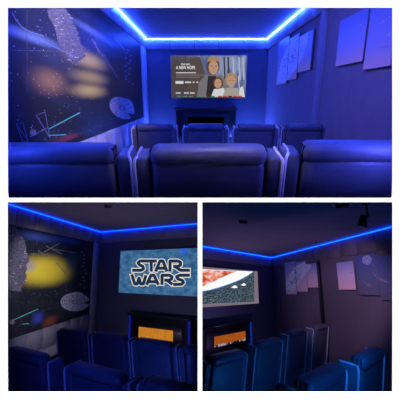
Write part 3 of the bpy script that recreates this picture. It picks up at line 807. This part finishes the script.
o = struct(b, 'floor'); BR.place(o, (0, 0, -.50-1.02), 0)

# ================================================================== cut everything off at the slabs between the rooms
bpy.context.view_layer.update()
hs = .0095
PL = {'T': [((0, 0, hs), (0, 0, -1)), ((0, BORDER_Y+.006, 0), (0, -1, 0))],
      'BL': [((0, 0, -hs), (0, 0, 1)), ((-.0065, 0, 0), (1, 0, 0)), ((0, BORDER_Y+.006, 0), (0, -1, 0))],
      'BR': [((0, 0, -hs), (0, 0, 1)), ((.0065, 0, 0), (-1, 0, 0)), ((0, BORDER_Y+.006, 0), (0, -1, 0))]}
def rkey(o):
    while o.parent is not None: o = o.parent
    return ROOM_OF.get(o.name)
for nm_ in [q.name for q in bpy.data.objects]:
    o = bpy.data.objects.get(nm_)
    if o is None or o.type != 'MESH': continue
    k = rkey(o)
    if k is None: continue
    mw = o.matrix_world.copy(); pts = [mw @ v.co for v in o.data.vertices]
    need = []; gone = False
    for co, no in PL[k]:
        co, no = Vector(co), Vector(no); ds = [(p_-co).dot(no) for p_ in pts]
        if min(ds) >= 0: gone = True
        elif max(ds) > 0: need.append((co, no))
    if gone:
        for ch in list(o.children): bpy.data.objects.remove(ch)
        bpy.data.objects.remove(o); continue
    if need:
        bm = bmesh.new(); bm.from_mesh(o.data); bm.transform(mw)
        for co, no in need:
            r = bmesh.ops.bisect_plane(bm, geom=list(bm.verts)+list(bm.edges)+list(bm.faces), dist=1e-5, plane_co=co, plane_no=no, clear_outer=True)
            eds = [g_ for g_ in r['geom_cut'] if isinstance(g_, bmesh.types.BMEdge)]
            try: bmesh.ops.holes_fill(bm, edges=eds, sides=0)
            except Exception: pass
        if len(bm.faces) == 0:
            bm.free()
            for ch in list(o.children): bpy.data.objects.remove(ch)
            bpy.data.objects.remove(o); continue
        bm.transform(mw.inverted()); me = o.data.copy(); bm.to_mesh(me); bm.free(); o.data = me

# ================================================================== lights
border_light = bpy.data.lights.new('border_light', 'SUN'); border_light.energy = 95; border_light.angle = math.radians(.3)  # added grazing light, whitens the border and misses the rooms
so = bpy.data.objects.new('border_light', border_light); COL.objects.link(so)
so.rotation_euler = Vector((0, math.sin(math.radians(2.5)), -math.cos(math.radians(2.5)))).to_track_quat('-Z', 'Y').to_euler()
def lamp(room, loc, col, power, r=.1, name='lamp', kind='POINT', aim=None, spot=90):
    l = bpy.data.lights.new(name, kind); l.energy = power; l.color = col
    l.shadow_soft_size = r
    if kind == 'SPOT': l.spot_size = math.radians(spot); l.spot_blend = .8
    o = bpy.data.objects.new(name, l); COL.objects.link(o)
    m = room.M @ Matrix.Translation(loc)
    if aim is not None:
        d = (Vector(aim)-Vector(loc)).to_track_quat('-Z', 'Y').to_matrix().to_4x4(); m = m @ d
    o.matrix_world = m; return o
def fill_strip(room, a, b, width, aim, col, power, name='fill_panel'):
    a, b, aim = Vector(a), Vector(b), Vector(aim); c = (a+b)/2
    l = bpy.data.lights.new(name, 'AREA'); l.shape = 'RECTANGLE'; l.size = (b-a).length; l.size_y = width; l.energy = power; l.color = col
    o = bpy.data.objects.new(name, l); COL.objects.link(o)
    x = (b-a).normalized(); z = -(aim-c).normalized(); y = z.cross(x).normalized(); z = x.cross(y).normalized()
    m = Matrix((x, y, z)).transposed().to_4x4(); m.translation = c
    o.matrix_world = room.M @ m; return o
# added unseen fill panels beside and above the openings, for chair backs and ceiling
fill_strip(T, (-1.1, 1.57, .46), (1.1, 1.57, .46), .06, (0, 1.95, -.6), (.03, .06, 1.0), 12)
fill_strip(T, (-1.2, 1.85, 1.1), (1.2, 1.85, 1.1), .10, (0, 4.2, 1.57), (.02, .05, 1.0), 40)
fill_strip(T, (-1.05, 1.55, -.35), (-1.05, 1.55, .2), .08, (-.5, 1.95, -.4), (.03, .07, 1.0), 4)
fill_strip(T, (1.05, 1.55, -.35), (1.05, 1.55, .2), .08, (.4, 1.95, -.4), (.10, .11, 1.0), 8)
fill_strip(BL, (-1.05, 1.68, -1.0), (-1.05, 1.68, .1), .08, (-.9, 5.6, -1.0), (.03, .07, 1.0), 8)
lamp(BL, (-1.05, 1.60, .22), (.03, .08, 1.0), 42, .05, 'fill_spot', 'SPOT', (-1.0, 5.2, -1.1), 50)  # added unseen spot lifting the far row chairs
fill_strip(BR, (1.05, 1.68, -1.0), (1.05, 1.68, .1), .08, (1.2, 5.6, -1.0), (.01, .17, 1.0), 6)
lamp(BR, (1.05, 1.60, .22), (.01, .20, 1.0), 85, .05, 'fill_spot', 'SPOT', (1.3, 5.6, -1.1), 48)  # added teal-blue spot on the far chair backs, no fixture seen
lamp(T, (.15, 1.54, .43), (1, .82, .88), 14, .05, 'fill_spot', 'SPOT', (.10, 1.80, -.4), 85)  # unseen warm spot, added to grey the middle chair back
lamp(T, (xl+.35, 9.3, -1.2), (.05, .12, 1), 80, .06, 'floor_and_fill_light')
lamp(T, (xr-.3, 9.2, -1.2), (.05, .12, 1), 80, .06, 'floor_and_fill_light')
lamp(T, (.9, 9.1, -1.2), (.05, .12, 1), 50, .06, 'floor_and_fill_light')
lamp(T, (.5, 3.4, 1.4), (1, .78, .5), 560, .1, 'fill_spot', 'SPOT', (xl, 4.1, .5), 74)  # added unseen spot, brings up the mural's beige
lamp(T, (-.3, 3.2, 1.4), (.55, .42, 1.0), 80, .1, 'fill_spot', 'SPOT', (xr, 4.6, .2), 85)  # added violet fill for the right wall and its canvases
lamp(BL, (-1.2, 5.5, 1.10), (1, .88, .85), 300, .02, 'fill_spot', 'SPOT', (-3.3, 7.2, -.15), 46)  # added spot brightening the mural print, source out of view
lamp(BR, (1.0, 3.7, .935), (.8, .5, .95), 340, .02, 'fill_spot', 'SPOT', (3.6, 8.0, -.5), 38)  # added unseen violet spot for the canvases
lamp(BR, (1.7, 4.2, -1.45), (.015, .22, 1.0), 15, .05, 'floor_and_fill_light')  # added teal fill between the chair rows
lamp(BL, (-1.0, 4.2, -1.5), (.05, .12, 1.0), 9, .05, 'floor_and_fill_light')  # added blue fill for the far chair backs
lamp(BR, (.95, 7.0, -1.4), (.50, .32, 1.0), 42, .05, 'floor_and_fill_light')  # added violet fill hidden behind the far row, lifts the ceiling
lamp(BL, (-1.5, 6.8, -1.5), (.62, .55, 1.0), 40, .05, 'floor_and_fill_light')  # added pale violet ceiling fill, hidden by the far chairs
w = bpy.data.worlds.new('dark'); S.world = w; w.use_nodes = True
w.node_tree.nodes['Background'].inputs[0].default_value = (0, 0, 0, 1)

cam = bpy.data.cameras.new('camera'); cam.sensor_width = 36; cam.lens = 36*F/400; cam.clip_start = .05; cam.clip_end = 100
co = bpy.data.objects.new('camera', cam); COL.objects.link(co); co.rotation_euler = (math.pi/2, 0, 0); S.camera = co
S.view_settings.view_transform = 'Standard'; S.view_settings.look = 'None'; S.view_settings.gamma = 1; S.view_settings.exposure = 0
S.view_settings.use_curve_mapping = False
S.cycles.use_denoising = True
S.cycles.max_bounces = 6
